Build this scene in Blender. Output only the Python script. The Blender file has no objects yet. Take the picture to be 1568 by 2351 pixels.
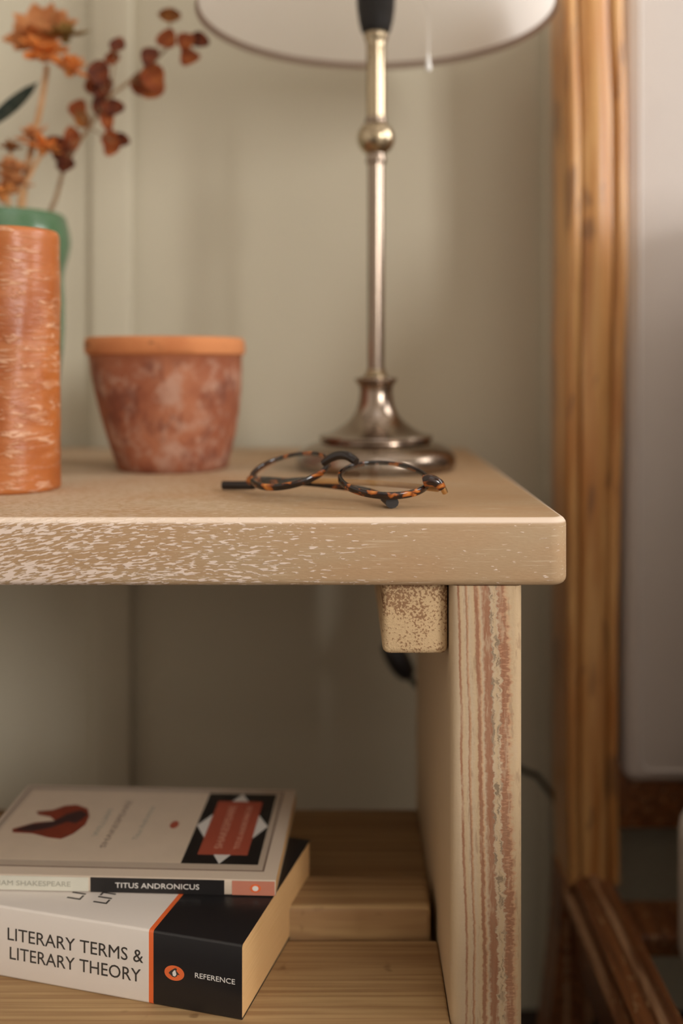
import bpy, bmesh, math, random
from mathutils import Vector, Matrix
random.seed(7)
C = bpy.context.scene.collection
SC = bpy.context.scene
def R(a): return math.radians(a)
def lin(c): 
    c = c/255.0
    return c/12.92 if c <= .04045 else ((c+.055)/1.055)**2.4
def S(r, g, b): return (lin(r), lin(g), lin(b), 1)

# ------------------------------------------------------------------ camera
F = 2286.0                      # focal length in pixels of a 1568x2351 frame (35 mm lens)
EYE = 0.686                     # camera height
cam_d = bpy.data.cameras.new('camera'); cam = bpy.data.objects.new('camera', cam_d); C.objects.link(cam)
cam.location = (0, 0, EYE); cam.rotation_euler = (R(90), 0, 0)
cam_d.sensor_width = 36; cam_d.lens = 35.0
cam_d.shift_x = -16/2351; cam_d.shift_y = -(1175.5-838)/2351
cam_d.clip_start = .02
cam_d.dof.use_dof = True; cam_d.dof.focus_distance = .575; cam_d.dof.aperture_fstop = 2.5
SC.camera = cam
# ------------------------------------------------------------------ world, light, exposure
W = bpy.data.worlds.new('world'); SC.world = W; W.use_nodes = True
W.node_tree.nodes['Background'].inputs[0].default_value = S(226, 224, 222)
W.node_tree.nodes['Background'].inputs[1].default_value = .25
LC = (1, .98, .955)
def area(name, loc, target, sx, sy, power, col):
    l = bpy.data.lights.new(name, 'AREA'); l.shape = 'RECTANGLE'; l.size = sx; l.size_y = sy
    l.energy = power; l.color = col
    o = bpy.data.objects.new(name, l); C.objects.link(o); o.location = loc
    o.rotation_euler = (Vector(target)-Vector(loc)).to_track_quat('-Z', 'Y').to_euler()
    return o
area('window_daylight', (1.78, .55, 1.56), (0, .55, 1.56), .84, 1.18, 33, LC)
area('front_window_daylight', (1.78, -1.60, 1.30), (0, -1.60, 1.30), .96, .78, 84, LC)
area('added_roof_light', (.36, -.50, 2.68), (.36, -.50, 0), .90, 1.0, 4, LC)  # added roof light, no such opening known; brightens things from above
SC.view_settings.view_transform = 'Standard'; SC.view_settings.look = 'None'
SC.view_settings.gamma = 1; SC.view_settings.use_curve_mapping = False
SC.view_settings.exposure = 0.02

# ------------------------------------------------------------------ helpers
def P(px, py, d):               # point at distance d that the photograph shows at (px, py)
    return Vector(((px-800)*d/F, d, EYE-(py-838)*d/F))
def tag(o, label=None, cat=None, group=None, kind=None):
    for k, v in (('label', label), ('category', cat), ('group', group), ('kind', kind)):
        if v: o[k] = v
    return o
def thing(name, label, cat, loc=(0, 0, 0), rz=0, group=None):
    o = bpy.data.objects.new(name, None); C.objects.link(o); o.empty_display_size = .02
    o.location = loc; o.rotation_euler = (0, 0, rz)
    return tag(o, label, cat, group)
def link(name, me, mat, parent=None, smooth=True, angle=35, label=None):
    o = bpy.data.objects.new(name, me); C.objects.link(o)
    if mat and not me.materials: me.materials.append(mat)
    if parent: o.parent = parent
    if smooth:
        for p in me.polygons: p.use_smooth = True
        me.set_sharp_from_angle(angle=R(angle))
    if label: o['label'] = label
    return o
def from_bm(bm, name):
    bmesh.ops.recalc_face_normals(bm, faces=bm.faces[:])
    me = bpy.data.meshes.new(name); bm.to_mesh(me); bm.free(); return me
def pymesh(name, v, f):
    bm = bmesh.new(); vs = [bm.verts.new(p) for p in v]
    for q in f:
        try: bm.faces.new([vs[i] for i in q])
        except ValueError: pass
    return from_bm(bm, name)
def box(name, mat, parent, x0, x1, y0, y1, z0, z1, r=0, rv=None, seg=3, smooth=True, label=None):
    """box; rv = radius of the upright edges, r = radius of the rest"""
    bm = bmesh.new(); bmesh.ops.create_cube(bm, size=1)
    for v in bm.verts:
        v.co = Vector(((x0+x1)/2+v.co.x*(x1-x0), (y0+y1)/2+v.co.y*(y1-y0), (z0+z1)/2+v.co.z*(z1-z0)))
    if rv:
        ed = [e for e in bm.edges if abs(e.verts[0].co.z-e.verts[1].co.z) > 1e-6]
        bmesh.ops.bevel(bm, geom=ed, offset=rv, segments=seg+2, profile=.5, affect='EDGES')
        if r:
            ed = [e for e in bm.edges if abs(e.verts[0].co.z-e.verts[1].co.z) < 1e-6 and any(abs(f.normal.z) > .9 for f in e.link_faces)]
            bmesh.ops.bevel(bm, geom=ed, offset=r, segments=seg, profile=.5, affect='EDGES')
    elif r:
        bmesh.ops.bevel(bm, geom=bm.edges[:], offset=r, segments=seg, profile=.5, affect='EDGES')
    return link(name, from_bm(bm, name), mat, parent, smooth, 50, label)
def lathe(name, mat, parent, prof, seg=64, loc=(0, 0, 0), angle=40, wob=None, closed=False, label=None):
    v, f = [], []
    n = len(prof)
    for i, (r, z) in enumerate(prof):
        for k in range(seg):
            a = 2*math.pi*k/seg
            dx, dy, dr = wob(a, z) if wob else (0, 0, 0)
            rr = max(r+dr, 1e-5) if r > 1e-5 else 1e-5
            v.append((loc[0]+rr*math.cos(a)+dx, loc[1]+rr*math.sin(a)+dy, loc[2]+z))
    rng = range(n) if closed else range(n-1)
    for i in rng:
        j = (i+1) % n
        for k in range(seg):
            f.append((i*seg+k, i*seg+(k+1) % seg, j*seg+(k+1) % seg, j*seg+k))
    bm = bmesh.new(); vs = [bm.verts.new(p) for p in v]
    for q in f: bm.faces.new([vs[i] for i in q])
    bmesh.ops.remove_doubles(bm, verts=bm.verts[:], dist=2e-5)
    return link(name, from_bm(bm, name), mat, parent, True, angle, label)
def smooth_path(pts, n=6):
    pts = [Vector(p) for p in pts]; out = []
    for i in range(len(pts)-1):
        p0 = pts[max(i-1, 0)]; p1 = pts[i]; p2 = pts[i+1]; p3 = pts[min(i+2, len(pts)-1)]
        for k in range(n):
            t = k/n
            out.append(.5*((2*p1)+(p2-p0)*t+(2*p0-5*p1+4*p2-p3)*t*t+(3*p1-p0-3*p2+p3)*t**3))
    out.append(pts[-1]); return out
def sweep_mesh(name, path, rad, up=(0, 0, 1), flat=1.0, seg=10, close=False, cap=True):
    """tube; rad a number or a function of 0..1; flat = ratio of the radius across 'up' to the one along it"""
    v, f = [], []; n = len(path); upv = Vector(up)
    for i, p in enumerate(path):
        if close: t = path[(i+1) % n]-path[i-1]
        else: t = path[min(i+1, n-1)]-path[max(i-1, 0)]
        t.normalize(); s = t.cross(upv)
        if s.length < 1e-4: s = t.cross(Vector((1, .1, 0)))
        s.normalize(); b = s.cross(t).normalized()
        r = rad(i/(n-1)) if callable(rad) else rad
        for k in range(seg):
            a = 2*math.pi*k/seg
            v.append(p+s*(r*flat*math.cos(a))+b*(r*math.sin(a)))
    for i in range(n if close else n-1):
        j = (i+1) % n
        for k in range(seg): f.append((i*seg+k, i*seg+(k+1) % seg, j*seg+(k+1) % seg, j*seg+k))
    if cap and not close:
        f.append(tuple(range(seg))); f.append(tuple((n-1)*seg+k for k in range(seg)))
    return pymesh(name, v, f)
def tube(name, mat, parent, pts, rad, n=6, label=None, **kw):
    return link(name, sweep_mesh(name, smooth_path(pts, n) if n else [Vector(p) for p in pts], rad, **kw), mat, parent, True, 50, label)
def prism(name, mat, parent, poly, z0, z1, label=None, smooth=False):   # polygon in x,y extruded in z
    n = len(poly); v = [(x, y, z0) for x, y in poly]+[(x, y, z1) for x, y in poly]
    f = [tuple(range(n)), tuple(range(2*n-1, n-1, -1))]+[(i, (i+1) % n, n+(i+1) % n, n+i) for i in range(n)]
    return link(name, pymesh(name, v, f), mat, parent, smooth, 30, label)
def text(name, mat, parent, body, size, loc, rot, width=None, align='LEFT', depth=.00006):
    cu = bpy.data.curves.new(name, 'FONT'); cu.body = body; cu.size = size; cu.align_x = align; cu.extrude = depth
    cu.resolution_u = 3
    o = bpy.data.objects.new(name, cu); C.objects.link(o)
    bpy.context.view_layer.update()
    if width:
        w = o.dimensions.x
    me = bpy.data.meshes.new_from_object(o); bpy.data.objects.remove(o)
    t = link(name, me, mat, parent, False)
    t.location = loc; t.rotation_euler = rot
    if width: t.scale = (width/w, 1, 1)
    return t

# ------------------------------------------------------------------ materials
class M:
    def __init__(s, name, base=(.5, .5, .5, 1), rough=.6, metal=0, spec=.5):
        s.m = bpy.data.materials.new(name); s.m.use_nodes = True; s.t = s.m.node_tree
        s.b = s.t.nodes['Principled BSDF']
        s.b.inputs['Base Color'].default_value = base; s.b.inputs['Roughness'].default_value = rough
        s.b.inputs['Metallic'].default_value = metal; s.b.inputs['Specular IOR Level'].default_value = spec
        s._co = None
    def nd(s, typ, **kw):
        n = s.t.nodes.new(typ)
        for k, v in kw.items(): setattr(n, k, v)
        return n
    def put(s, sock, v):
        if hasattr(v, 'is_linked') or isinstance(v, bpy.types.NodeSocket): s.t.links.new(v, sock)
        else: sock.default_value = v
    def co(s):
        if not s._co: s._co = s.nd('ShaderNodeTexCoord').outputs['Object']
        return s._co
    def xyz(s):
        n = s.nd('ShaderNodeSeparateXYZ'); s.put(n.inputs[0], s.co()); return n.outputs
    def comb(s, x, y, z):
        n = s.nd('ShaderNodeCombineXYZ')
        for i, q in enumerate((x, y, z)): s.put(n.inputs[i], q)
        return n.outputs[0]
    def scale(s, sc, src=None, loc=(0, 0, 0), rot=(0, 0, 0)):
        n = s.nd('ShaderNodeMapping'); s.put(n.inputs[0], src or s.co())
        n.inputs['Scale'].default_value = sc; n.inputs['Location'].default_value = loc; n.inputs['Rotation'].default_value = rot
        return n.outputs[0]
    def math(s, op, a, b=0, c=0, clamp=False):
        n = s.nd('ShaderNodeMath', operation=op, use_clamp=clamp)
        s.put(n.inputs[0], a); s.put(n.inputs[1], b)
        if len(n.inputs) > 2: s.put(n.inputs[2], c)
        return n.outputs[0]
    def noise(s, vec=None, scale=1, detail=3, rough=.55, dist=0):
        n = s.nd('ShaderNodeTexNoise'); s.put(n.inputs['Vector'], vec or s.co())
        n.inputs['Scale'].default_value = scale; n.inputs['Detail'].default_value = detail
        n.inputs['Roughness'].default_value = rough; n.inputs['Distortion'].default_value = dist
        return n.outputs['Fac']
    def vor(s, vec=None, scale=1, feature='F1'):
        n = s.nd('ShaderNodeTexVoronoi', feature=feature); s.put(n.inputs['Vector'], vec or s.co())
        n.inputs['Scale'].default_value = scale; return n.outputs['Distance']
    def ramp(s, fac, stops, interp='LINEAR'):
        n = s.nd('ShaderNodeValToRGB'); s.put(n.inputs[0], fac); cr = n.color_ramp; cr.interpolation = interp
        while len(cr.elements) < len(stops): cr.elements.new(.5)
        for e, (p, c) in zip(cr.elements, stops): e.position = p
        for e, (p, c) in zip(cr.elements, stops): e.position = p; e.color = c if len(c) == 4 else (*c, 1)
        return n.outputs[0]
    def step(s, fac, a, b):            # smooth 0..1 between a and b
        n = s.nd('ShaderNodeMapRange', interpolation_type='SMOOTHSTEP'); s.put(n.inputs[0], fac)
        n.inputs[1].default_value = a; n.inputs[2].default_value = b; return n.outputs[0]
    def mix(s, fac, a, b, mode='MIX'):
        n = s.nd('ShaderNodeMix', data_type='RGBA', blend_type=mode)
        s.put(n.inputs[0], fac); s.put(n.inputs[6], a); s.put(n.inputs[7], b); return n.outputs[2]
    def color(s, c): s.put(s.b.inputs['Base Color'], c); return s
    def bump(s, h, strength=.3, dist=.001):
        n = s.nd('ShaderNodeBump'); n.inputs['Strength'].default_value = strength; n.inputs['Distance'].default_value = dist
        s.put(n.inputs['Height'], h); s.put(s.b.inputs['Normal'], n.outputs[0]); return s

def m_top():
    m = M('limewashed_board', rough=.62, spec=.3); x, y, z = m.xyz()
    q = m.math('MINIMUM', m.math('ADD', x, .07), 0)
    z2 = m.math('ADD', z, m.math('MULTIPLY', m.math('MULTIPLY', q, q), .95))
    vec = m.comb(m.math('MULTIPLY', x, 175), m.math('MULTIPLY', y, 420), m.math('MULTIPLY', z2, 900))
    n = m.noise(vec, 1, 2.5, .5, .2)
    fine = m.noise(m.comb(m.math('MULTIPLY', x, 260), m.math('MULTIPLY', y, 1500), m.math('MULTIPLY', z2, 1900)), 1, 2)
    big = m.noise(m.scale((9, 14, 30)), 1, 2)
    th = m.math('ADD', m.math('MULTIPLY', m.step(x, -.22, .10), .23), -.055)
    v = m.math('SUBTRACT', n, th)
    v = m.math('ADD', v, m.math('MULTIPLY', m.math('SUBTRACT', big, .5), .22))
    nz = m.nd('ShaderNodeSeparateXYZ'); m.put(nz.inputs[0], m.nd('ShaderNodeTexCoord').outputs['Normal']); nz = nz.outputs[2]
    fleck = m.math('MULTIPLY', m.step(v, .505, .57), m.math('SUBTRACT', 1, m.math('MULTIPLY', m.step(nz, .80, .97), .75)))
    edge = m.math('MULTIPLY', m.step(nz, .22, .5), m.step(nz, .995, .93))  # pale band: lime wear and a painted highlight on the rounded upper edges
    v2 = m.math('ADD', m.math('MULTIPLY', m.math('SUBTRACT', fine, .5), 1.0), .45, clamp=True)
    base = m.mix(v2, S(164, 130, 96), S(188, 156, 120))
    base = m.mix(m.step(big, .4, .7), base, m.mix(v2, S(172, 144, 110), S(180, 156, 126)))
    lineg = m.noise(m.comb(m.math('MULTIPLY', x, 30), m.math('MULTIPLY', y, 500), m.math('MULTIPLY', z2, 800)), 1, 2)
    base = m.mix(m.math('MULTIPLY', m.step(lineg, .58, .70), .4), base, S(206, 186, 160))
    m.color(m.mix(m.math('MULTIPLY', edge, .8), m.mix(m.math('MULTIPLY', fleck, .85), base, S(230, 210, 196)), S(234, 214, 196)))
    m.bump(m.math('ADD', fleck, m.math('MULTIPLY', fine, .35)), .5, .0006)
    return m.m
def m_upright():
    m = M('weathered_upright_board', rough=.65, spec=.3); x, y, z = m.xyz()
    low = m.noise(m.comb(m.math('MULTIPLY', x, 30), 0, m.math('MULTIPLY', z, 9)), 1, 2)
    ser = m.noise(m.comb(m.math('MULTIPLY', x, 200), m.math('MULTIPLY', y, 60), m.math('MULTIPLY', z, 420)), 1, 2, .6)
    dash = m.noise(m.comb(m.math('MULTIPLY', x, 260), 0, m.math('MULTIPLY', z, 900)), 1, 1)
    x2 = m.math('ADD', x, m.math('MULTIPLY', m.math('SUBTRACT', z, .35), .022))
    x2 = m.math('ADD', x2, m.math('MULTIPLY', m.math('SUBTRACT', low, .5), .006))
    wide = m.step(x, .068, .092)
    x2 = m.math('ADD', x2, m.math('MULTIPLY', m.math('MULTIPLY', m.math('SUBTRACT', ser, .5), m.math('ADD', wide, .2)), .006))
    u = m.math('DIVIDE', m.math('SUBTRACT', x2, .0578), .0405)
    be, br, gr, tn = S(190, 163, 128), S(146, 94, 66), S(188, 166, 138), S(186, 144, 108)
    st = [(0, be), (.185, gr), (.20, br), (.215, br), (.235, be), (.30, gr), (.315, br), (.335, tn), (.35, gr), (.43, be), (.45, br), (.485, br), (.50, tn),
          (.525, gr), (.565, br), (.645, br), (.665, gr), (.72, be), (.755, gr), (.775, br), (.86, br), (.885, tn), (.93, be), (1, be)]
    col = m.ramp(u, st)
    dk = m.noise(m.comb(m.math('MULTIPLY', x2, 420), 0, m.math('MULTIPLY', z, 95)), 1, 3)
    band = m.math('MULTIPLY', m.step(u, .62, .68), m.step(u, .80, .74))
    col = m.mix(m.math('MULTIPLY', m.math('MULTIPLY', m.step(dk, .51, .60), band), .8), col, S(96, 78, 62))
    wb = m.math('MULTIPLY', m.step(u, .74, .78), m.step(u, .93, .88))
    col = m.mix(m.math('MULTIPLY', m.math('MULTIPLY', m.step(dash, .55, .63), wb), .5), col, S(200, 150, 115))
    mo = m.noise(m.comb(m.math('MULTIPLY', x, 330), m.math('MULTIPLY', y, 40), m.math('MULTIPLY', z, 60)), 1, 4, .65)
    col = m.mix(m.math('MULTIPLY', m.step(mo, .50, .66), .55), col, S(190, 164, 134))
    col = m.mix(m.math('MULTIPLY', m.math('MULTIPLY', m.step(mo, .45, .33), m.step(u, .2, .3)), .4), col, S(128, 92, 68))
    g = m.noise(m.comb(m.math('MULTIPLY', x, 500), m.math('MULTIPLY', y, 200), m.math('MULTIPLY', z, 30)), 1, 2)
    col = m.mix(m.math('MULTIPLY', g, .25), col, S(214, 190, 158))
    m.color(col); m.bump(m.math('ADD', m.math('MULTIPLY', ser, .5), m.math('MULTIPLY', dk, .6)), .35, .0008)
    return m.m
def m_cleat():
    m = M('rough_sawn_end_grain', rough=.85, spec=.2); x, y, z = m.xyz()
    n = m.noise(m.scale((640, 30, 640)), 1, 3, .6)
    n2 = m.noise(m.scale((90, 20, 90)), 1, 2)
    v = m.math('ADD', n, m.math('MULTIPLY', m.math('SUBTRACT', n2, .5), .5))
    v = m.math('ADD', v, m.math('MULTIPLY', m.math('SUBTRACT', m.step(z, .515, .56), .55), .16))
    col = m.mix(m.math('MULTIPLY', m.step(v, .50, .62), .85), S(208, 178, 138), S(140, 100, 70))
    m.color(col); m.bump(n, .6, .0009); return m.m
def m_pine_shelf():
    m = M('pine_shelf_boards', rough=.6, spec=.3)
    n = m.noise(m.scale((5, 260, 60)), 1, 3, .55, .3); n2 = m.noise(m.scale((2, 60, 30)), 1, 2)
    kn = m.noise(m.scale((45, 55, 40)), 1, 2)
    col = m.mix(m.step(n, .38, .62), S(156, 122, 84), S(180, 148, 104))
    col = m.mix(m.math('MULTIPLY', m.step(n2, .45, .7), .5), col, S(140, 102, 66))
    col = m.mix(m.math('MULTIPLY', m.step(kn, .68, .76), .6), col, S(110, 78, 48))
    m.color(col); m.bump(n, .25, .0006); return m.m
def m_pine_bed():
    m = M('varnished_pine', rough=.3, spec=.5)
    n = m.noise(m.scale((95, 60, 5)), 1, 3, .55, .5); kn = m.noise(m.scale((62, 30, 13), loc=(3.1, 0, 1.7)), 1, 2, .5, .8)
    bl = m.noise(m.scale((14, 14, 6)), 1, 2)
    col = m.mix(m.step(n, .35, .65), S(182, 124, 68), S(220, 172, 112))
    col = m.mix(m.math('MULTIPLY', m.step(bl, .42, .68), .6), col, S(190, 126, 70))
    col = m.mix(m.math('MULTIPLY', m.step(kn, .60, .68), .6), col, S(118, 84, 60))
    m.color(col); m.bump(n, .12, .0006); return m.m
def m_rail():
    m = M('worn_stained_pine', rough=.42, spec=.5)
    n = m.noise(m.scale((110, 6, 110)), 1, 3, .55, .5); w = m.noise(m.scale((240, 90, 240)), 1, 3, .6)
    col = m.mix(m.step(n, .35, .65), S(104, 62, 34), S(138, 86, 48))
    col = m.mix(m.math('MULTIPLY', m.step(w, .60, .68), .6), col, S(202, 166, 124))
    x, y, z = m.xyz()
    bead = m.math('ADD', m.step(m.math('ABSOLUTE', m.math('ADD', x, .0033)), .0052, .002), m.step(m.math('ABSOLUTE', m.math('ADD', x, .0238)), .0035, .0015), clamp=True)  # pale streaks along both beads: wear with a highlight painted in
    col = m.mix(m.math('MULTIPLY', m.math('MULTIPLY', bead, m.step(m.noise(m.scale((150, 14, 150)), 1, 3, .6), .36, .58)), .6), col, S(206, 166, 128))
    m.color(col); return m.m
def m_tortoise():
    m = M('tortoiseshell_acetate', rough=.16, spec=.6)
    n = m.noise(m.scale((115, 105, 140)), 1, 2, .5, .6)
    m.color(m.ramp(n, [(.42, S(24, 15, 12)), (.54, S(48, 24, 14)), (.60, S(150, 78, 28)), (.72, S(200, 126, 54))]))
    return m.m
def m_terracotta():
    m = M('weathered_terracotta', rough=.85, spec=.25); x, y, z = m.xyz()
    n = m.noise(m.scale((52, 52, 46)), 1, 5, .65, .3); n2 = m.noise(m.scale((16, 16, 15), loc=(4, 2, 1)), 1, 3, .6)
    n3 = m.noise(m.scale((300, 300, 300)), 1, 2)
    col = m.mix(m.step(n2, .38, .66), S(146, 86, 60), S(172, 112, 82))
    body = m.step(z, .094, .084)
    col = m.mix(m.math('MULTIPLY', body, m.math('MULTIPLY', m.step(n, .44, .66), .75)), col, S(186, 150, 130))
    col = m.mix(m.math('MULTIPLY', m.math('MULTIPLY', m.step(m.noise(m.scale((42, 42, 36), loc=(9, 1, 5)), 1, 5, .65), .48, .64), body), .7), col, S(112, 62, 46))
    rim = m.step(z, .0925, .0955)
    col = m.mix(rim, col, m.mix(m.step(n2, .4, .7), S(196, 128, 82), S(180, 110, 68)))
    rn = m.noise(m.scale((55, 55, 120)), 1, 2)
    col = m.mix(m.math('MULTIPLY', m.math('MULTIPLY', m.step(rn, .63, .70), rim), .6), col, S(96, 68, 50))
    m.color(col); m.bump(m.math('ADD', n3, n), .35, .0008); return m.m
def m_candle():
    m = M('marbled_orange_wax', rough=.34, spec=.5)
    a = m.noise(m.scale((60, 60, 260), rot=(R(18), R(-14), 0)), 1, 4, .62, .8)
    b = m.noise(m.scale((28, 28, 60), loc=(2, 5, 3)), 1, 3, .6, .4); c = m.noise(m.scale((9, 9, 13)), 1, 2)
    col = m.mix(m.step(c, .35, .7), S(152, 80, 34), S(178, 104, 50))
    col = m.mix(m.math('MULTIPLY', m.step(b, .44, .7), .55), col, S(190, 122, 76))
    scr = m.math('MULTIPLY', m.step(a, .53, .63), m.step(b, .34, .56))
    col = m.mix(m.math('MULTIPLY', scr, .58), col, S(220, 178, 146))
    m.color(col); m.bump(m.math('ADD', m.math('MULTIPLY', a, .8), scr), .45, .0012)
    m.b.inputs['Subsurface Weight'].default_value = .2; m.b.inputs['Subsurface Scale'].default_value = .012
    m.b.inputs['Subsurface Radius'].default_value = (1, .45, .18)
    return m.m
def m_wall(name, c, r=.55):
    m = M(name, rough=r, spec=.35); n = m.noise(m.scale((2.5, 2.5, 2.5)), 1, 3)
    m.color(m.mix(n, c, tuple(min(1, q*1.05) for q in c[:3])+(1,))); m.bump(m.noise(m.scale((300, 300, 300)), 1, 2), .04, .0005); return m.m
def m_fabric(name, c, sc=900):
    m = M(name, rough=.9, spec=.15); n = m.noise(m.scale((sc, sc, sc)), 1, 2); w = m.noise(m.scale((7, 7, 5)), 1, 2)
    m.color(m.mix(w, c, tuple(q*.93 for q in c[:3])+(1,))); m.bump(m.math('ADD', m.math('MULTIPLY', n, .4), m.math('MULTIPLY', w, 6)), .3, .001); return m.m
def m_plain(name, c, rough=.6, metal=0, spec=.5, var=.12, sc=60):
    m = M(name, rough=rough, metal=metal, spec=spec); n = m.noise(m.scale((sc, sc, sc)), 1, 3)
    m.color(m.mix(n, c, tuple(q*(1-var) for q in c[:3])+(1,))); return m.m
def m_pages():
    m = M('aged_page_edges', rough=.9, spec=.1); n = m.noise(m.scale((25, 25, 2400)), 1, 2)
    m.color(m.mix(n, S(206, 160, 104), S(232, 192, 140))); m.bump(n, .4, .0004); return m.m
def m_bands(name, stops, rough=.35, spec=.5):           # flat print in bands along the spine (local x, metres)
    m = M(name, rough=rough, spec=spec); x, y, z = m.xyz()
    u = m.math('DIVIDE', m.math('MULTIPLY', x, -1), .25)
    m.color(m.ramp(u, [(t/.25, c) for t, c in stops], 'CONSTANT')); return m.m
def m_shade(name, c):
    m = M(name, c, .9, spec=.1); t = m.nd('ShaderNodeBsdfTranslucent'); t.inputs[0].default_value = c
    n = m.noise(m.scale((500, 500, 500)), 1, 2); m.bump(n, .1, .0005)
    mx = m.nd('ShaderNodeMixShader'); mx.inputs[0].default_value = .5
    m.t.links.new(m.b.outputs[0], mx.inputs[1]); m.t.links.new(t.outputs[0], mx.inputs[2])
    m.t.links.new(mx.outputs[0], m.t.nodes['Material Output'].inputs[0]); return m.m
def m_lens():
    m = M('spectacle_lens'); tr = m.nd('ShaderNodeBsdfTransparent'); tr.inputs[0].default_value = (.93, .93, .93, 1)
    gl = m.nd('ShaderNodeBsdfGlossy'); gl.inputs['Roughness'].default_value = .02
    fr = m.nd('ShaderNodeLayerWeight'); fac = m.math('ADD', m.math('MULTIPLY', m.math('POWER', fr.outputs['Facing'], 4), .45), .03)
    mx = m.nd('ShaderNodeMixShader'); m.t.links.new(fac, mx.inputs[0])
    m.t.links.new(tr.outputs[0], mx.inputs[1]); m.t.links.new(gl.outputs[0], mx.inputs[2])
    m.t.links.new(mx.outputs[0], m.t.nodes['Material Output'].inputs[0]); return m.m
def m_leaf(name, a, b, transl=.3):
    m = M(name, rough=.7, spec=.25); n = m.noise(m.scale((120, 120, 120)), 1, 2); c = m.mix(m.step(n, .35, .65), a, b)
    m.color(c); t = m.nd('ShaderNodeBsdfTranslucent'); m.put(t.inputs[0], c)
    mx = m.nd('ShaderNodeMixShader'); mx.inputs[0].default_value = transl
    m.t.links.new(m.b.outputs[0], mx.inputs[1]); m.t.links.new(t.outputs[0], mx.inputs[2])
    m.t.links.new(mx.outputs[0], m.t.nodes['Material Output'].inputs[0]); return m.m

WALL = m_wall('sage_paint', S(194, 186, 165)); WALL2 = m_wall('clay_paint', S(186, 178, 168), .8)
CEIL = m_wall('ceiling_white', S(220, 214, 206), .9); FLOOR = m_plain('dark_floorboards', S(52, 36, 28), .5, var=.3, sc=8)
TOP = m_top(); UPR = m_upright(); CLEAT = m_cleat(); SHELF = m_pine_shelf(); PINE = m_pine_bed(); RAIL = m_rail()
TORT = m_tortoise(); TERRA = m_terracotta(); WAX = m_candle()
BRONZE = m_plain('antique_brass', S(152, 136, 122), .22, 1, var=.08, sc=30); COLLAR = m_plain('pale_brass', S(180, 164, 138), .25, 1, var=.08)
BLACK = m_plain('black_plastic', S(34, 30, 30), .45); BLACKM = m_plain('black_rubber', S(26, 24, 24), .6)
SHADE = m_shade('pale_linen_shade', S(252, 248, 244)); TRIM = m_shade('shade_trim', S(192, 172, 158))
PAD = m_fabric('cream_upholstery', S(214, 205, 199)); LINEN = m_fabric('white_bed_linen', S(228, 222, 216))
GREEN = m_plain('green_glaze', S(86, 122, 88), .16, spec=.7, var=.35, sc=25)
LENS = m_lens(); HINGE = m_plain('gold_hinge_metal', S(226, 186, 132), .25, 1); ACLEAR = m_plain('pale_amber_acetate', S(196, 150, 96), .2)
PAGES = m_pages(); INK = m_plain('dark_grey_ink', S(58, 54, 50), .5); WHITEINK = m_plain('white_ink', S(232, 226, 218), .5)
ORANGE = m_plain('orange_ink', S(232, 110, 58), .45); GREYINK = m_plain('pale_grey_ink', S(168, 164, 148), .5)

# ------------------------------------------------------------------ the room
XL, XR, YF, YB, H = -1.7, 1.7, -2.4, 1.06, 2.6
def struct(o): o['kind'] = 'structure'; return o
wb = struct(box('wall_back', WALL, None, XL, XR, YB, YB+.1, 0, H, smooth=False))
for x0, x1 in ((-1.30, -1.256), (-.785, -.741), (-.2725, -.2285), (.2065, .2505), (.72, .764)):
    box('panel_stile', WALL, wb, x0, x1, YB-.011, YB, 0, 1.5, .004, seg=3)
struct(box('wall_left', CEIL, None, XL-.1, XL, YF-.1, YB+.1, 0, H, smooth=False))
struct(box('wall_front', WALL2, None, XL, XR, YF-.1, YF, 0, H, smooth=False))
def frame(name, a0, a1, b0, b1, put):
    n = struct(put(name, CEIL, None, a0, a0+.035, b0, b1)); m_ = (a0+a1)/2
    put('window_frame', CEIL, n, a1-.035, a1, b0, b1); put('window_frame', CEIL, n, m_-.018, m_+.018, b0, b1)
    put('window_frame', CEIL, n, a0+.035, a1-.035, b0, b0+.03); put('window_frame', CEIL, n, a0+.035, a1-.035, b1-.03, b1)
def onr(nm, mt_, pa, a0, a1, b0, b1): return box(nm, mt_, pa, XR, XR+.04, a0, a1, b0, b1, smooth=False)
def onc(nm, mt_, pa, a0, a1, b0, b1): return box(nm, mt_, pa, a0, a1, b0, b1, H, H+.04, smooth=False)
wr = struct(onr('wall_right', WALL2, None, 1.0, YB+.1, 0, H))
for a0, a1, b0, b1 in ((YF-.1, -2.11, 0, H), (-2.11, 1.0, 0, .90), (-2.11, 1.0, 2.18, H), (-1.09, .10, .90, 2.18), (-2.11, -1.09, 1.75, 2.18)): onr('wall_section', WALL2, wr, a0, a1, b0, b1)
frame('window_1', .10, 1.0, .90, 2.18, onr); frame('window_2', -2.11, -1.09, .90, 1.75, onr)
cl = struct(onc('ceiling', CEIL, None, XL-.1, -.12, YF-.1, YB+.1))
for a0, a1, b0, b1 in ((.84, XR+.1, YF-.1, YB+.1), (-.12, .84, YF-.1, -1.03), (-.12, .84, .03, YB+.1)): onc('ceiling_section', CEIL, cl, a0, a1, b0, b1)
frame('added_roof_opening', -.12, .84, -1.03, .03, onc)  # frame of the made-up opening for the added roof light
struct(box('floor', FLOOR, None, XL-.1, XR+.1, YF-.1, YB+.1, -.1, 0, smooth=False))

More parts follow.
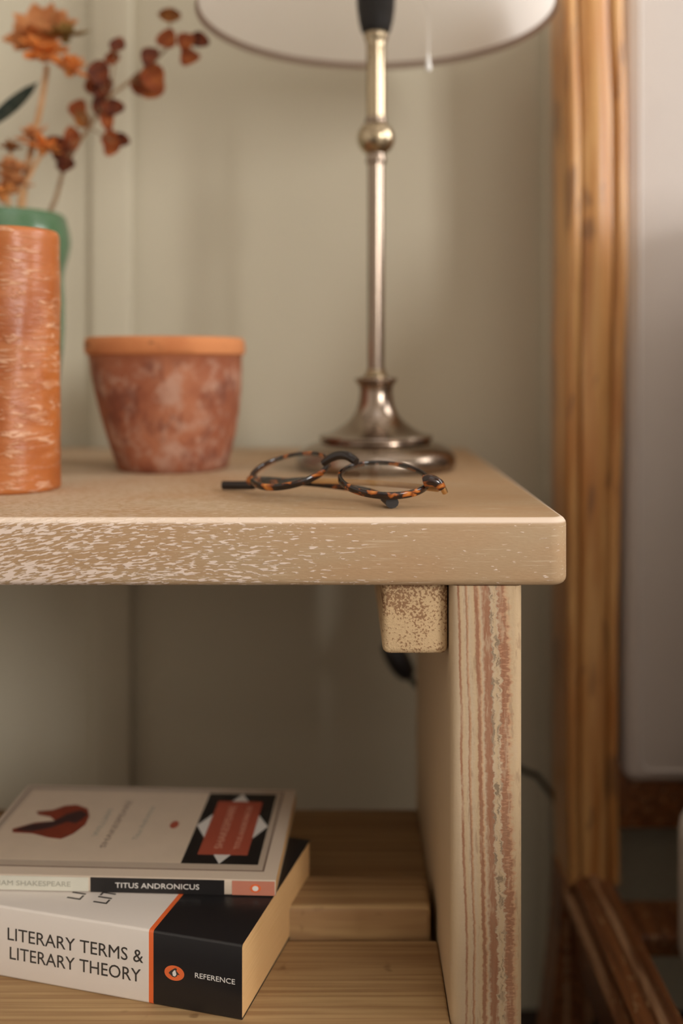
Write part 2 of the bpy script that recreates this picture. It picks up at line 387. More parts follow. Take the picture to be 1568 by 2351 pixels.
# ------------------------------------------------------------------ bedside table
TT = .600                       # table top height
tb = thing('bedside_table', 'limewashed wooden bedside table with thick rounded top and slatted lower shelf', 'table', (0, 0, 0))
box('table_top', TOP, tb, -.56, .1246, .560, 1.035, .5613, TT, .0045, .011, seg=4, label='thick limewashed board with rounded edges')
box('upright', UPR, tb, .0578, .0983, .5615, .850, 0, .5613, 0, .0055, seg=4, label='upright board with streaked brown grain on its front edge')
u2 = box('upright', UPR, tb, .0578, .0983, .5615, .850, 0, .5613, 0, .0055, seg=4); u2.location.x = -.565
box('cleat', CLEAT, tb, .0196, .0572, .572, .845, .5195, .5613, .004, seg=3, label='rough sawn batten with speckled end grain under the top')
c2 = box('cleat', CLEAT, tb, .0196, .0572, .572, .845, .5195, .5613, .004, seg=3); c2.location.x = -.486
SZ = EYE-.371
box('shelf_plank', SHELF, tb, -.4667, .0575, .548, .6425, SZ-.03, SZ, .002)
box('shelf_batten', SHELF, tb, -.4667, .0535, .6455, .687, SZ-.03, SZ+.0195, .0035)
box('shelf_plank', SHELF, tb, -.4667, .0575, .690, .832, SZ-.03, SZ, .002)

# ------------------------------------------------------------------ bed
bd = thing('bed', 'varnished pine bed frame with moulded post, side rail and cream padded headboard', 'bed', (.2238, .9, 0))
bx, by = .2238, .9
def arc(cx, cy, r, a0, a1, n=7): return [(cx+r*math.cos(R(a0+(a1-a0)*i/n)), cy+r*math.sin(R(a0+(a1-a0)*i/n))) for i in range(n+1)]
prof = [(-.002, .148), (-.002, .062), (-.0270, .06), (-.0270, .006)]+arc(-.0205, .004, .0062, 180, 360)+[(-.0135, .0055)]+arc(0.0, .0185, .0225, 235, 305, 9)+[(.0135, .0055)]+arc(.0208, .004, .0060, 180, 360)+[(.0270, .006), (.0270, .148)]  # deep rear step is unseen, added to stop light reaching the wall
zs = [(0, -2), (300, 1.5), (550, 2), (900, 0), (1200, -1.5), (1500, -2.5), (1800, -2.5), (2032, -1)]
def sway(z):
    y = 838-(z-EYE)*F/.9
    if y <= 0: return -2
    for (a, p), (b, q) in zip(zs, zs[1:]):
        if a <= y <= b:
            t = (y-a)/(b-a); t = t*t*(3-2*t); return p+(q-p)*t
    return -1
zl = [EYE-.470+i*.012 for i in range(70)]
v, f = [], []; n = len(prof)
for z in zl:
    s = 1-.12*max(0, min(1, (.72-z)/.25)); o = sway(z)*.001
    v += [(o+x*s, y, z) for x, y in prof]
for i in range(len(zl)-1): f += [(i*n+k, i*n+(k+1) % n, (i+1)*n+(k+1) % n, (i+1)*n+k) for k in range(n)]
f += [tuple(range(n)), tuple((len(zl)-1)*n+k for k in range(n))]
link('headboard_post', pymesh('headboard_post', v, f), PINE, bd, True, 45, 'moulded pine post with beads and knots')
post2 = link('headboard_post', bpy.data.meshes['headboard_post'], None, bd, False); post2.location.x = .92
# side rail: profile in x,z swept towards the room
rp = [(.2030, -.4665)]+[(.2085, -.4630)]+[(.2205+.0055*math.cos(R(a)), -.4640+.0055*math.sin(R(a))) for a in range(160, 0, -20)]+[(.2300, -.4650), (.2374, -.4655), (.2374, -.545), (.2060, -.545), (.2050, -.505), (.2040, -.492)]
rp += [(.2005+.0042*math.cos(R(a)), -.4865+.0042*math.sin(R(a))) for a in range(300, 60, -30)]+[(.2060, -.478), (.2052, -.470)]
v = []; n = len(rp)
for y in (.925, -.6): v += [(x-bx, y-by, z+EYE) for x, z in rp]
f = [tuple(range(n)), tuple(range(n, 2*n))]+[(i, (i+1) % n, n+(i+1) % n, n+i) for i in range(n)]
link('side_rail', pymesh('side_rail', v, f), RAIL, bd, True, 40, 'worn moulded side rail running towards the viewer')
# post foot below the rail
fp = []
v, f = [], []
for i in range(9):
    t = i/8; z = .216*(1-t); cx = -.004-.030*t**1.3; w = .024-.007*t
    v += [(cx-w, .012, z), (cx+w, .012, z), (cx+w, .055, z), (cx-w, .055, z)]
for i in range(8): f += [(i*4+k, i*4+(k+1) % 4, i*4+4+(k+1) % 4, i*4+4+k) for k in range(4)]
f += [(0, 1, 2, 3), (32, 33, 34, 35)]
link('foot', pymesh('foot', v, f), RAIL, bd, True, 40)
foot2 = link('foot', bpy.data.meshes['foot'], None, bd, False); foot2.location.x = .92
box('cross_rail', RAIL, bd, .245-bx, 1.12-bx, .928-by, .955-by, EYE-.433, EYE-.372, .003)
pp = box('headboard_panel', PAD, bd, .2535-bx, 1.112-bx, .915-by, .985-by, EYE-.3865, EYE+.42, .0135, seg=6, label='cream padded panel with rounded piped edge')
x0, x1, z0, z1, rr = .2675-bx, 1.098-bx, EYE-.3735, EYE+.407, .012
loop = []
for cx, cz, a0 in ((x0+rr, z0+rr, 180), (x1-rr, z0+rr, 270), (x1-rr, z1-rr, 0), (x0+rr, z1-rr, 90)):
    loop += [Vector((cx+rr*math.cos(R(a0+a)), .0152, cz+rr*math.sin(R(a0+a)))) for a in range(0, 91, 15)]
link('piping', sweep_mesh('piping', loop, .0016, up=(0, 1, 0), close=True, seg=8), PAD, pp)
box('slat', RAIL, bd, .238-bx, 1.1-bx, .86-by, .92-by, EYE-.512, EYE-.494, .002)
box('slat', RAIL, bd, .238-bx, 1.1-bx, .62-by, .70-by, EYE-.512, EYE-.494, .002)
mt = thing('mattress', 'white mattress with rounded corner inside the pine bed frame', 'mattress', (.66, .2, EYE-.494))
box('cover', LINEN, mt, .2625-.66, 1.10-.66, -1.3, .835-.2, 0, .150, .03, .05, seg=5)
# unseen pillows added on the mattress to shade the post and block light
def pillow_blocker(loc, rot, sx, sy, sz, label):
    bm = bmesh.new(); bmesh.ops.create_cube(bm, size=2); bmesh.ops.subdivide_edges(bm, edges=bm.edges[:], cuts=9, use_grid_fill=True)
    for p in bm.verts:
        x, y, z = p.co; k = (1-abs(x)**6)*(1-abs(y)**5); c = 1-.10*(x*x*y*y)-.05*(1-abs(x*y))*0
        p.co = Vector((x*sx*(c+.0), y*sy*c, z*sz*(.10+.90*max(k, 0)**.5)))
    o = link('pillow_blocker', from_bm(bm, 'pillow_blocker'), LINEN); o.location = loc; o.rotation_euler = rot
    return tag(o, label, 'pillow_blocker')

pillow_blocker((.614, .795, EYE-.344+.262), (R(82), 0, 0), .32, .25, .078, 'unseen white cushion added to block light, upright against the cream padded headboard')
pillow_blocker((.584, .605, EYE-.344+.272), (R(74), 0, 0), .32, .26, .072, 'unseen white cushion added to block light, leaning on the one behind')
bk = thing('duvet_blocker', 'unseen thick white duvet added to block light, folded across the mattress below the pillows', 'duvet', (.66, .47, EYE-.344))  # out of view, added to keep light from under the table
for k in range(3):
    box('fold', LINEN, bk, .264-.66+.004*k, 1.06-.66, .20-.47+.008*k, .445-.47, .0605*k, .0605*k+.06, .024, .04, seg=4)
# ------------------------------------------------------------------ table lamp
LX, LY = .0228, .829
lm = thing('table_lamp', 'antique brass table lamp with slender stem and pale fabric shade', 'lamp', (LX, LY, TT))
mm = lambda l: [(r*.001, z*.001) for r, z in l]
lathe('base', BRONZE, lm, mm([(0, 0), (63, 0), (65.6, 2), (66.4, 5), (66.2, 9), (64.6, 13), (61, 16.5), (56, 19.2), (51, 21.2), (47.4, 22.4), (46, 23), (45.8, 24), (47, 25), (47.4, 26.4), (46.6, 27.6), (44, 28.2), (40.5, 28.8), (35.5, 31), (30, 34.4), (25, 38), (20.6, 42.2), (17.6, 46.6), (15.6, 51.5), (14.3, 57), (13.7, 62), (13.5, 66), (14.2, 68.6), (15.8, 71), (17.6, 73), (18, 74.2), (17.4, 75.2), (16, 75.4), (9, 75.4), (0, 75.4)]), 96)
lathe('stem_collar', COLLAR, lm, mm([(0, 75), (12, 75), (12.2, 76.5), (9.5, 77.5), (8.4, 79), (8.6, 81), (7.4, 82.5), (0, 82.5)]), 48)
lathe('stem', BRONZE, lm, mm([(0, 82), (6.8, 82), (6.9, 150), (6.9, 254), (0, 254)]), 48)
lathe('stem_collar', BRONZE, lm, mm([(0, 253), (7.4, 253), (8.4, 254.5), (8.4, 257.5), (7.4, 259.5), (7.6, 262), (0, 262)]), 48)
lathe('ball', COLLAR, lm, [(.0156*math.sin(R(a)), .2745-.0150*math.cos(R(a))) for a in range(0, 181, 9)], 64)
lathe('stem_collar', BRONZE, lm, mm([(0, 287), (8.8, 287), (9.2, 288.5), (9.2, 290.5), (8.2, 292), (0, 292)]), 48)
lathe('upper_stem', COLLAR, lm, mm([(0, 291), (8.0, 291), (8.0, 350), (8.4, 355), (9.6, 357.5), (10.2, 360), (9.6, 362.5), (0, 362.5)]), 48)
sk = lathe('bulb_socket', BLACKM, lm, mm([(0, 362), (10.6, 362), (12.2, 364), (14.2, 372), (15.6, 382), (16.2, 392), (16.2, 425), (0, 425)]), 48)
hb = .3775
lathe('shade', SHADE, lm, [(.1480, hb), (.1306, hb+.0633), (.1132, hb+.1267), (.0958, hb+.19)], 120, angle=60)
lathe('shade_trim', TRIM, lm, [(.1476, hb-.001), (.1488, hb-.001), (.1476, hb+.0045), (.1464, hb+.0045)], 120, closed=True, angle=60)
for k in range(3):
    a = R(90+120*k); tube('shade_arm', BLACKM, lm, [(.014*math.cos(a), .014*math.sin(a), .42), (.1352*math.cos(a), .1352*math.sin(a), .424)], .0014, 0, seg=8)
pc = tube('pull_cord', WHITEINK, lm, [(.0100, -.012, .415), (.030, -.022, .395), (.0405, -.027, .372), (.0415, -.028, .334)], .00045, 6, seg=6)
lathe('pull_drop', m_plain('clear_white_bead', S(240, 238, 234), .12), pc, mm([(0, 0), (1.6, .4), (2.5, 2.0), (2.5, 4), (1.7, 8), (.9, 14), (0, 16)]), 20, loc=(.0415, -.028, .322))
cord = thing('lamp_cord', 'black lamp cord with inline switch hanging behind the bedside table', 'cord', (.06, .95, 0))
def wl(p): return Vector(p)-Vector((.06, .95, 0))
tube('cable', BLACKM, cord, [wl(p) for p in ((LX, LY+.066, .604), (.030, .96, .604), (.032, 1.030, .6035), (.0335, 1.043, .59), (.035, 1.043, .53), (.040, .99, .45), (.0436, .95, .411), (.060, .95, .386), (.116, .96, .325), (.172, .98, .287), (.192, .99, .272), (.215, 1.0, .22), (.23, 1.02, .05), (.25, 1.02, .004))], .0028, 8, seg=8)
tube('inline_switch', BLACK, cord, [wl(p) for p in ((.038, .953, .421), (.0436, .95, .411), (.0515, .95, .398), (.058, .95, .389))], lambda t: .0035+.0075*math.sin(math.pi*min(1, .12+t*.8))**.6, 5, seg=12)

# ------------------------------------------------------------------ terracotta pot
PX, PY = (395-800)*.83/F, .83
pt = thing('terracotta_pot', 'small weathered terracotta plant pot with orange rim and chalky bloom', 'pot', (PX, PY, TT))
def lean(a, z):
    return (-.0055*(z/.109), 0, .0007*math.sin(3*a+z*40)+.0005*math.sin(5*a))
lathe('pot_body', TERRA, pt, mm([(0, 0), (43.5, 0), (45.5, 1.2), (48.6, 12), (53, 28), (57, 46), (60, 64), (62, 82), (62.8, 93.5), (63.2, 94), (65.2, 95), (65.9, 98), (65.9, 104), (65, 107.4), (63, 108.6), (60.5, 108.4), (58.6, 106), (57.5, 98), (56, 82), (51, 46), (43, 8), (0, 7)]), 96, wob=lean, angle=50)

# ------------------------------------------------------------------ candle
CX, CY = -.236, .69
cd = thing('pillar_candle', 'thick orange pillar candle with pale scratched wax surface', 'candle', (CX, CY, TT))
def wob(a, z): return (0, 0, .0002*math.sin(7*a+z*90)+.0002*math.sin(11*a-z*60)+.00012*math.sin(z*300+2*a))
zc = [i*.006+.004 for i in range(29)]
lathe('wax', WAX, cd, [(0, 0), (.0335, 0), (.0345, .0008), (.0352, .0025)]+[(.0351-.0004*z/.17, z) for z in zc]+[(.0346, .1755), (.0340, .1775), (.0328, .1785), (.0312, .1780), (.029, .1750), (.022, .1715), (0, .1705)], 96, wob=wob, angle=60)
lathe('wick', BLACK, cd, mm([(0, 170), (.9, 170), (.8, 176), (0, 176.4)]), 10)

# ------------------------------------------------------------------ vase with dried flowers
VX, VY = (18-800)*.86/F, .86
vs = thing('green_vase', 'glossy green vase with flared collar behind the orange candle', 'vase', (VX, VY, TT))
lathe('vase_body', GREEN, vs, mm([(0, 0), (27, 0), (29, 1.5), (33, 20), (38, 44), (42.5, 70), (46, 98), (47.3, 118), (47.4, 140), (46.6, 156), (46.4, 162), (47.6, 170), (50.2, 179), (52.3, 188), (52.6, 194), (51.6, 202), (49.6, 210), (48.4, 214), (46.8, 215.8), (44.4, 215), (43.5, 211), (44, 200), (43, 170), (43, 120), (34, 40), (26, 6), (0, 5)]), 80, angle=60)
BRN = m_leaf('dried_brown_leaf', S(140, 68, 36), S(172, 96, 50)); DKB = m_leaf('dark_brown_leaf', S(98, 52, 38), S(134, 70, 42))
AMB = m_leaf('amber_leaf', S(166, 106, 52), S(140, 88, 46)); ORG = m_leaf('orange_petal', S(222, 130, 58), S(236, 160, 90))
PEA = m_leaf('peach_petal', S(226, 168, 112), S(214, 150, 98), .45); DKG = m_leaf('dark_green_leaf', S(40, 48, 38), S(58, 62, 50))
STEM = m_leaf('straw_stem', S(176, 146, 112), S(160, 126, 94)); STEMP = m_leaf('peach_stem', S(220, 176, 130), S(206, 160, 112)); OLV = m_leaf('olive_petal', S(160, 126, 66), S(140, 110, 60))
def leafmesh(name, L, Wd, curl, n=6):
    v, f = [], []
    for side in (0, 1):
        for i in range(n+1):
            t = i/n; w = Wd/2*(math.sin(math.pi*min(1, .06+t*.94))**.7)
            for s in (-1, -.4, .4, 1):
                x = s*w; y = -L/2+L*t; z = curl*L*(t-.5)**2*1.2+abs(s)**1.5*w*.45 + (.0003 if side else -.0003)
                v.append((x, y, z))
    N = (n+1)*4
    for sd in (0, 1):
        for i in range(n):
            for k in range(3):
                a = sd*N+i*4+k; f.append((a, a+1, a+5, a+4))
    for i in range(n):
        f.append((i*4, i*4+4, N+i*4+4, N+i*4)); f.append((i*4+3, i*4+7, N+i*4+7, N+i*4+3))
    for k in range(3):
        f.append((k, k+1, N+k+1, N+k)); e = n*4; f.append((e+k, e+k+1, N+e+k+1, N+e+k))
    return pymesh(name, v, f)
def leaf(parent, mat, px, py, d, L, Wd, ang, tilt=25, curl=.5):
    o = link('leaf', leafmesh('leaf', L, Wd, curl), mat, parent, True, 60)
    base = parent.location
    o.location = P(px, py, d)-base
    # leaf plane faces the room, long axis turned by ang in the picture plane
    o.rotation_euler = (Matrix.Rotation(R(-ang), 3, 'Y') @ Matrix.Rotation(R(90-tilt), 3, 'X')).to_euler()
    return o
def stem(parent, mat, pts, r0, r1):
    return tube('stem', mat, parent, [P(*p)-parent.location for p in pts], lambda t: r0+(r1-r0)*t, 6, seg=7)
def bloom(parent, mat, px, py, d, rad, rows, name='bloom', seed=1, tilt=35):
    rnd = random.Random(seed); bm = bmesh.new()
    for row, (cnt, up, rr) in enumerate(rows):
        for k in range(cnt):
            me = leafmesh('petal', rad*rr*rnd.uniform(.85, 1.1), rad*rr*.62, .5, 4)
            M4 = Matrix.Rotation(2*math.pi*(k+rnd.uniform(-.3, .3)+row*.5)/cnt, 4, 'Z') @ Matrix.Rotation(R(up+rnd.uniform(-12, 12)), 4, 'X') @ Matrix.Translation((0, rad*rr*.55, 0))
            me.transform(M4); bm.from_mesh(me); bpy.data.meshes.remove(me)
    bmesh.ops.create_uvsphere(bm, u_segments=10, v_segments=6, radius=rad*.22)
    me = from_bm(bm, name); o = link(name, me, mat, parent, True, 60); o.location = P(px, py, d)-parent.location
    o.rotation_euler = (R(tilt), R(rnd.uniform(-20, 20)), 0); return o
mouth = (VX, VY, TT+.2)
def spray(name, label, dx=0, dy=0): return thing(name, label, 'dried flower', (VX+dx, VY+dy, TT+.02), group=None)
s1 = spray('dried_leaf_sprig', 'dried sprig of dark brown leaves reaching from green vase towards lamp', .02, .01)
stem(s1, STEM, [(60, 820, .87), (108, 520, .87), (130, 450, .87), (152, 375, .865), (205, 292, .86), (250, 225, .86), (300, 185, .86), (345, 150, .86), (390, 105, .86), (428, 92, .86)], .0022, .0009)
for a in ((390, 37, 16, 9, 80, AMB), (383, 90, 16, 13, 40, BRN), (428, 92, 15, 11, -10, BRN), (455, 92, 14, 10, 75, DKB), (437, 130, 16, 12, -35, BRN),
          (270, 108, 13, 10, -20, DKB), (260, 138, 11, 10, 10, BRN), (345, 128, 19, 11, -12, DKB), (352, 175, 20, 15, 15, BRN), (330, 195, 20, 16, 65, BRN), (352, 205, 18, 14, -50, BRN),
          (228, 165, 18, 14, 15, DKB), (222, 195, 20, 15, 50, BRN), (238, 200, 18, 12, -30, DKB), (180, 250, 20, 12, 22, BRN), (192, 278, 17, 10, 35, AMB), (238, 240, 22, 13, -8, DKB),
          (262, 248, 19, 10, 78, DKB), (247, 272, 17, 9, 8, BRN), (254, 322, 17, 11, 5, BRN), (278, 322, 15, 9, 70, DKB), (258, 340, 14, 10, -25, BRN), (150, 355, 22, 15, 8, DKB), (168, 318, 17, 11, 15, BRN), (153, 385, 15, 12, 0, DKB), (135, 335, 22, 11, 65, DKB)):
    leaf(s1, a[5], a[0], a[1], .86+random.uniform(-.012, .012), a[2]*.00135, a[3]*.0014, a[4], random.uniform(5, 40), random.uniform(-.6, .8))
for a, b in (((250, 225, .86), (268, 118, .86)), ((300, 185, .86), (340, 195, .86)), ((390, 105, .86), (390, 42, .86)), ((428, 92, .86), (438, 128, .86)), ((205, 292, .86), (190, 262, .86)), ((205, 292, .86), (258, 325, .86)), ((250, 225, .86), (248, 262, .86)), ((152, 375, .865), (165, 322, .86)), ((250, 225, .86), (226, 185, .86))):
    tube('twig', STEM, s1, [P(*a)-s1.location, P(*b)-s1.location], .0007, 0, seg=6)
s2 = spray('dried_flower', 'tall dried orange flower with pale peach petals in green vase', -.005, -.005)
stem(s2, STEMP, [(30, 800, .86), (50, 480, .86), (72, 340, .86), (95, 235, .86), (108, 150, .86)], .0034, .0022)
bloom(s2, PEA, 100, 95, .875, .036, [(8, 12, 1.0), (7, 38, .9)], 'petals', 3, 50)
bloom(s2, ORG, 100, 128, .85, .026, [(7, 5, .95), (6, 40, .8)], 'petals', 5, 30)
bloom(s2, OLV, 150, 88, .855, .021, [(6, 10, 1), (5, 45, .7)], 'petals', 6, 20)
bloom(s2, ORG, 160, 165, .85, .021, [(6, 5, 1), (6, 45, .8)], 'petals', 8, 10)
s3 = spray('dried_flower', 'low dried orange flower beside the brown leaf sprig', .012, -.008)
stem(s3, STEMP, [(60, 800, .85), (45, 480, .85), (70, 400, .85), (98, 350, .85)], .0026, .0016)
bloom(s3, ORG, 98, 345, .848, .020, [(6, 5, 1), (5, 45, .8)], 'petals', 9, 10)
bloom(s3, PEA, 75, 318, .86, .016, [(5, 5, 1), (4, 45, .8)], 'petals', 10, 10)
s4 = spray('dried_flower', 'peach plumed dried flower at the left edge above orange candle', -.02, -.01)
stem(s4, STEMP, [(20, 800, .85), (18, 500, .85), (20, 440, .85), (24, 350, .85)], .003, .0012)
for i, (px, py, r, mt_) in enumerate(((8, 455, .011, ORG), (34, 428, .010, PEA), (14, 410, .009, PEA), (40, 395, .008, PEA), (24, 345, .007, AMB), (20, 385, .008, PEA))):
    bloom(s4, mt_, px, py, .85, r*1.7, [(6, 10, 1), (5, 50, .8)], 'petals', 20+i, 10)
s5 = spray('dried_blade_leaf', 'narrow dark green blade leaf at the upper left edge', -.03, -.01)
stem(s5, DKG, [(-10, 800, .84), (-30, 480, .84), (-30, 340, .84), (0, 265, .84)], .0016, .001)
leaf(s5, DKG, 28, 245, .84, .062, .0125, -40, 20, .15)

# ------------------------------------------------------------------ spectacles
GX, GY = .0, .63
gl = thing('eyeglasses', 'folded round tortoiseshell eyeglasses lying in front of the lamp', 'eyeglasses', (GX, GY, TT))
def g(p): return Vector((p[0]-GX, p[1]-GY, p[2]))
def gp(px, py, d): q = P(px, py, d); return Vector((q.x-GX, q.y-GY, q.z-TT))
def rim(c, u, v, a, b):
    u = Vector(u).normalized(); v = Vector(v); v = (v-u*v.dot(u)).normalized(); nrm = u.cross(v).normalized()
    N = 64; sec = [(-1.0, -2.0), (-.6, -2.4), (.6, -2.4), (1.0, -2.0), (1.15, 0), (1.0, 1.4), (.6, 1.8), (-.6, 1.8), (-1.0, 1.4), (-1.15, 0)]
    vv, ff = [], []; k = len(sec)
    for i in range(N):
        t = 2*math.pi*i/N; p = c+u*(a*math.cos(t))+v*(b*math.sin(t))
        rad = (u*(math.cos(t)/a)+v*(math.sin(t)/b)).normalized()
        th = 1.12-.42*max(0, math.sin(t))
        for sr, sn in sec: vv.append(p+rad*(sr*.001*th)+nrm*(sn*.0009*th))
    for i in range(N):
        j = (i+1) % N; ff += [(i*k+q, i*k+(q+1) % k, j*k+(q+1) % k, j*k+q) for q in range(k)]
    link('rim', pymesh('rim', vv, ff), TORT, gl, True, 50)
    vv, ff = [], []
    for sgn in (1, -1):
        for ring in range(5):
            r = ring/4*.985; z = (.0016*(1-r*r))*1.0 + (.0006 if sgn > 0 else -.0006)
            for i in range(48):
                t = 2*math.pi*i/48; vv.append(c+u*(a*r*math.cos(t))+v*(b*r*math.sin(t))+nrm*z)
    for s_ in (0, 1):
        o = s_*240
        for ring in range(4):
            for i in range(48): ff.append((o+ring*48+i, o+ring*48+(i+1) % 48, o+(ring+1)*48+(i+1) % 48, o+(ring+1)*48+i))
    for i in range(48): ff.append((192+i, 192+(i+1) % 48, 432+(i+1) % 48, 432+i))
    bm = bmesh.new(); q = [bm.verts.new(p) for p in vv]
    for fc in ff: bm.faces.new([q[i] for i in fc])
    bmesh.ops.remove_doubles(bm, verts=bm.verts[:], dist=1e-6)
    link('lens', from_bm(bm, 'lens'), LENS, gl, True, 50)
rim(gp(881, 1098, .612), (.975, -.14, -.075), (.05, math.cos(R(18.5)), math.sin(R(18.5))), .0272, .0235)
rim(gp(666, 1078, .645), (.93, -.27, .13), (-.12, math.cos(R(17)), math.sin(R(17))), .0258, .0235)
tube('bridge', m_plain('dark_acetate', S(30, 20, 17), .2), gl, [gp(742, 1064, .632), gp(757, 1053, .630), gp(775, 1046, .628), gp(795, 1046, .624), gp(810, 1054, .622), gp(818, 1060, .620)], lambda t: .0024+.0006*math.sin(math.pi*t), 5, seg=10)
tube('end_piece', TORT, gl, [gp(974, 1106, .600), gp(990, 1103, .599), gp(1006, 1110, .599), gp(1014, 1120, .600)], lambda t: .0042-.0014*t, 5, seg=10)
tube('end_piece', TORT, gl, [gp(583, 1098, .656), gp(577, 1100, .660), gp(574, 1104, .664)], .0028, 4, seg=10)
tube('hinge', HINGE, gl, [gp(1010, 1113, .601), gp(1017, 1121, .602), gp(1022, 1132, .603)], lambda t: .0024-.0006*t, 4, seg=8)
tube('hinge', HINGE, gl, [gp(576, 1102, .664), gp(582, 1106, .668)], .0016, 0, seg=8)
ta = tube('temple', TORT, gl, [g(p) for p in ((-.024, .6465, .0110), (-.034, .650, .0104), (-.050, .660, .0075), (-.0655, .6715, .0048))], .0024, 6, seg=10, flat=.6)
tube('temple_arm', ACLEAR, ta, [g(p) for p in ((.0545, .604, .0108), (.03, .622, .0112), (0, .638, .0112), (-.0245, .6466, .0110))], .0019, 6, seg=10, flat=.6)
tube('temple_tip', BLACK, ta, [g(p) for p in ((-.0640, .671, .0050), (-.076, .678, .0040), (-.0862, .684, .0034))], .0030, 5, seg=12, flat=.7)
tb2 = tube('temple', TORT, gl, [g(p) for p in ((-.064, .668, .0095), (-.02, .650, .0085), (.008, .634, .0066), (.019, .618, .0052), (.0235, .607, .0045))], .0023, 6, seg=10, flat=.6)
tube('temple_tip', BLACK, tb2, [g(p) for p in ((.0228, .609, .0046), (.0248, .602, .0040), (.0262, .5955, .0036))], lambda t: .0030+.0005*t, 5, seg=12, flat=1.15)

# ------------------------------------------------------------------ books
def book(name, label, loc, rz, L, Wd, T, bands, cover_rough=.35):
    b = thing(name, label, 'book', loc, rz)
    th = .0005
    cm = m_bands(name+'_cover_print', bands, cover_rough)
    v = [(0, Wd), (0, 0), (T, 0), (T, Wd)]     # spine wraps front and back cover: one folded card
    pr = [(Wd, 0), (.0015, 0), (.0004, .0004), (0, .0015), (0, T-.0015), (.0004, T-.0004), (.0015, T), (Wd, T)]
    inn = [(Wd, T-th), (.0016, T-th), (th, T-.0018), (th, .0018), (.0016, th), (Wd, th)]
    poly = pr+inn; n = len(poly)
    vv = [(0, y, z) for y, z in poly]+[(-L, y, z) for y, z in poly]
    ff = [tuple(range(n)), tuple(range(2*n-1, n-1, -1))]+[(i, (i+1) % n, n+(i+1) % n, n+i) for i in range(n)]
    link('cover', pymesh('cover', vv, ff), cm, b, True, 60)
    box('page_block', PAGES, b, -L+.0004, -.0004, .0007, Wd-.0006, th, T-th, smooth=False)
    return b
WH, BK, OR = S(222, 212, 202), S(30, 28, 29), S(226, 104, 52)
a1 = math.atan2(41, 151); z1 = SZ
b1 = book('thick_paperback', 'thick white and black reference paperback lying on the lower shelf', (-.0603, .563, z1), -a1, .198, .129, .043,
          [(0, BK), (.0545, OR), (.0575, WH)])
RX = (R(90), 0, 0)
text('title_lettering', INK, b1, 'LITERARY TERMS &', .0108, (-.1520, -.0001, .0232), RX, .0900)
text('title_lettering', INK, b1, 'LITERARY THEORY', .0108, (-.1505, -.0001, .0118), RX, .0870)
text('series_lettering', WHITEINK, b1, 'REFERENCE', .0042, (-.0290, -.0001, .0200), RX, .0245)
def disc(name, mat, parent, cx, cz, a, b, y, n=28, flat=False):
    v = [(cx+a*math.cos(2*math.pi*i/n), y if not flat else cz+b*math.sin(2*math.pi*i/n), cz+b*math.sin(2*math.pi*i/n) if not flat else y) for i in range(n)]
    off = Vector((0, .0004, 0)) if not flat else Vector((0, 0, -.0004))
    w = [Vector(p)+off for p in v]
    return link(name, pymesh(name, v+w, [tuple(range(n)), tuple(range(n, 2*n))]+[(i, (i+1) % n, n+(i+1) % n, n+i) for i in range(n)]), mat, parent, False)
def plate(name, mat, parent, pts, y, flat=False):
    v = [(x, y, z) if not flat else (x, z, y) for x, z in pts]; n = len(v)
    off = Vector((0, .0003, 0)) if not flat else Vector((0, 0, -.0003))
    w = [Vector(p)+off for p in v]
    return link(name, pymesh(name, v+w, [tuple(range(n)), tuple(range(n, 2*n))]+[(i, (i+1) % n, n+(i+1) % n, n+i) for i in range(n)]), mat, parent, False)
lg = disc('emblem', ORANGE, b1, -.0415, .0205, .0062, .0043, -.0001)
bird = [(-3.6, -.4), (-2.6, .9), (-1.2, 1.9), (.2, 2.9), (1.3, 3.0), (1.7, 2.3), (1.2, 1.6), (2.0, .9), (3.4, -.6), (2.2, -.6), (1.6, -1.6), (.4, -2.4), (-1.2, -2.2), (-2.2, -1.4)]
plate('emblem_bird', INK, lg, [(-.0415+x*.00098, .0205+y*.00098) for x, y in bird], -.0002)
plate('emblem_breast', WHITEINK, lg, [(-.0415+x*.00098, .0205+y*.00098) for x, y in ((-1.2, .2), (-.4, 1.4), (.6, 2.0), (1.0, .8), (1.4, -.5), (.6, -1.8), (-.8, -1.6))], -.0003)
CV = .04306
text('cover_lettering', INK, b1, 'LITERARY TERMS &', .0135, (-.1130, .0175, CV), (0, 0, R(90)), .105)
text('cover_lettering', INK, b1, 'LITERARY THEORY', .0135, (-.0950, .0175, CV), (0, 0, R(90)), .10)
plate('cover_patch', m_plain('green_ink', S(70, 104, 56), .5), b1, [(-.196, .030), (-.158, .030), (-.158, .120), (-.196, .120)], CV, True)
z2 = z1+.0433; T2 = .0098
b2 = book('slim_paperback', 'slim cream paperback with red emblem on top of the thick reference book', (-.0449, .6136, z2), -R(2.5), .203, .131, T2,
          [(0, S(206, 188, 168))])
PK = m_plain('faded_pink_ink', S(200, 128, 104), .5); BKI = m_plain('black_print', S(30, 27, 27), .4); RED = m_plain('brick_red_ink', S(176, 84, 62), .5)
LAB = m_plain('spine_white', S(214, 210, 194), .5); BRD = m_plain('taupe_border_ink', S(142, 120, 106), .5); PAN = m_plain('cream_panel_ink', S(224, 204, 180), .5)
sp = -.0002
plate('spine_panel', PK, b2, [(-.027, .0006), (-.0006, .0006), (-.0006, T2-.0006), (-.027, T2-.0006)], sp)
plate('spine_panel', BKI, b2, [(-.1155, .0004), (-.0318, .0004), (-.0318, T2-.0004), (-.1155, T2-.0004)], sp)
plate('spine_panel', LAB, b2, [(-.201, .0006), (-.1168, .0006), (-.1168, T2-.0006), (-.201, T2-.0006)], sp)
text('title_lettering', WHITEINK, b2, 'TITUS ANDRONICUS', .0046, (-.1000, -.0003, .0034), RX, .0525)
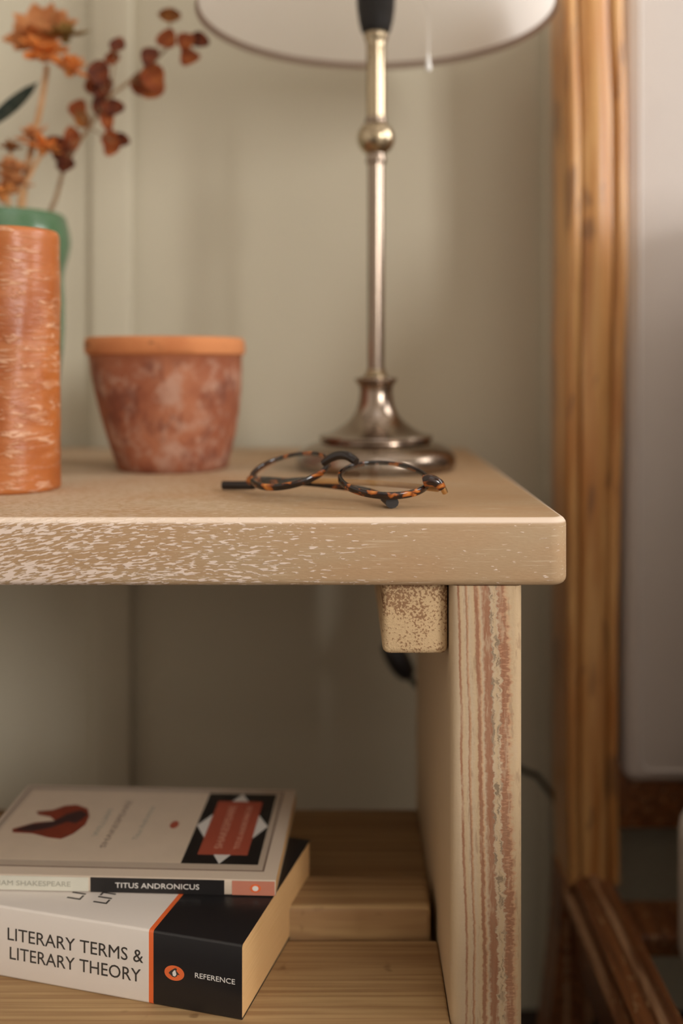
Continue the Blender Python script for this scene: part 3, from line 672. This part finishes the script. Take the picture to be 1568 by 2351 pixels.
text('author_lettering', GREYINK, b2, 'WILLIAM SHAKESPEARE', .0044, (-.1860, -.0003, .0034), RX, .058)
so = disc('emblem', ORANGE, b2, -.0125, T2/2, .0034, .0026, -.0003); disc('emblem_breast', WHITEINK, so, -.0125, T2/2, .0019, .0016, -.0004)
zt = T2+.0001
plate('cover_border', BRD, b2, [(-.2000, .0105), (-.0085, .0105), (-.0085, .1275), (-.2000, .1275)], zt, True)
plate('cover_border_inner', m_plain('pale_border', S(200, 182, 162), .5), b2, [(-.1986, .0119), (-.0099, .0119), (-.0099, .1261), (-.1986, .1261)], zt+.00006, True)
plate('cover_panel', PAN, b2, [(-.1960, .0190), (-.0630, .0190), (-.0630, .1220), (-.1960, .1220)], zt+.00012, True)
bp = plate('cover_label', BKI, b2, [(-.0630, .0185), (-.0135, .0185), (-.0135, .1220), (-.0630, .1220)], zt+.00012, True)
plate('cover_star', WHITEINK, bp, [(-.0385, .0187), (-.0137, .0710), (-.0385, .1218), (-.0628, .0710)], zt+.00018, True)
rd = plate('cover_title_box', RED, bp, [(-.0545, .0305), (-.0220, .0305), (-.0220, .1090), (-.0545, .1090)], zt+.00024, True)
PKL = m_plain('pale_pink_ink', S(216, 158, 132), .5)
def vt(name, mat, par, body, size, x, y0, w, z): text(name, mat, par, body, size, (x, y0, z), (0, 0, R(90)), w, depth=.00003)
vt('title_lettering', PKL, b2, 'SHAKESPEARE', .0075, -.0400, .038, .063, zt+.0003)
vt('title_lettering', PKL, b2, 'TITUS ANDRONICUS', .0055, -.0285, .038, .063, zt+.0003)
for x, y0, w, t in ((-.1270, .052, .040, 'WILLIAM'), (-.1170, .036, .070, 'SHAKESPEARE'), (-.0985, .048, .050, 'Titus Andronicus')):
    vt('cover_lettering', GREYINK if t != 'SHAKESPEARE' else BRD, b2, t, .0055, x, y0, w, zt+.0002)
disc('emblem', RED, b2, -.0785, .0710, .0030, .0055, zt+.0002, flat=True)
# cover picture: loose red-brown cloak shape
random.seed(3)
ck = [(-141, 81), (-146, 93), (-156, 99), (-164, 97), (-170, 90), (-181, 87), (-178, 82), (-168, 79), (-163, 73), (-176, 70), (-188, 60), (-186, 55), (-172, 54), (-160, 49), (-150, 47), (-144, 55), (-140, 68)]
pc_ = plate('cover_picture', m_plain('dull_red_print', S(150, 62, 40), .5, var=.5, sc=160), b2, [(x*.001, y*.001) for x, y in ck], zt+.00018, True)
plate('cover_picture_shadow', m_plain('dark_plum_print', S(70, 44, 44), .5, var=.4, sc=200), pc_, [(x*.001, y*.001) for x, y in ((-143, 84), (-150, 90), (-158, 84), (-164, 72), (-178, 67), (-186, 58), (-174, 57), (-163, 62), (-154, 72), (-147, 70))], zt+.00024, True)
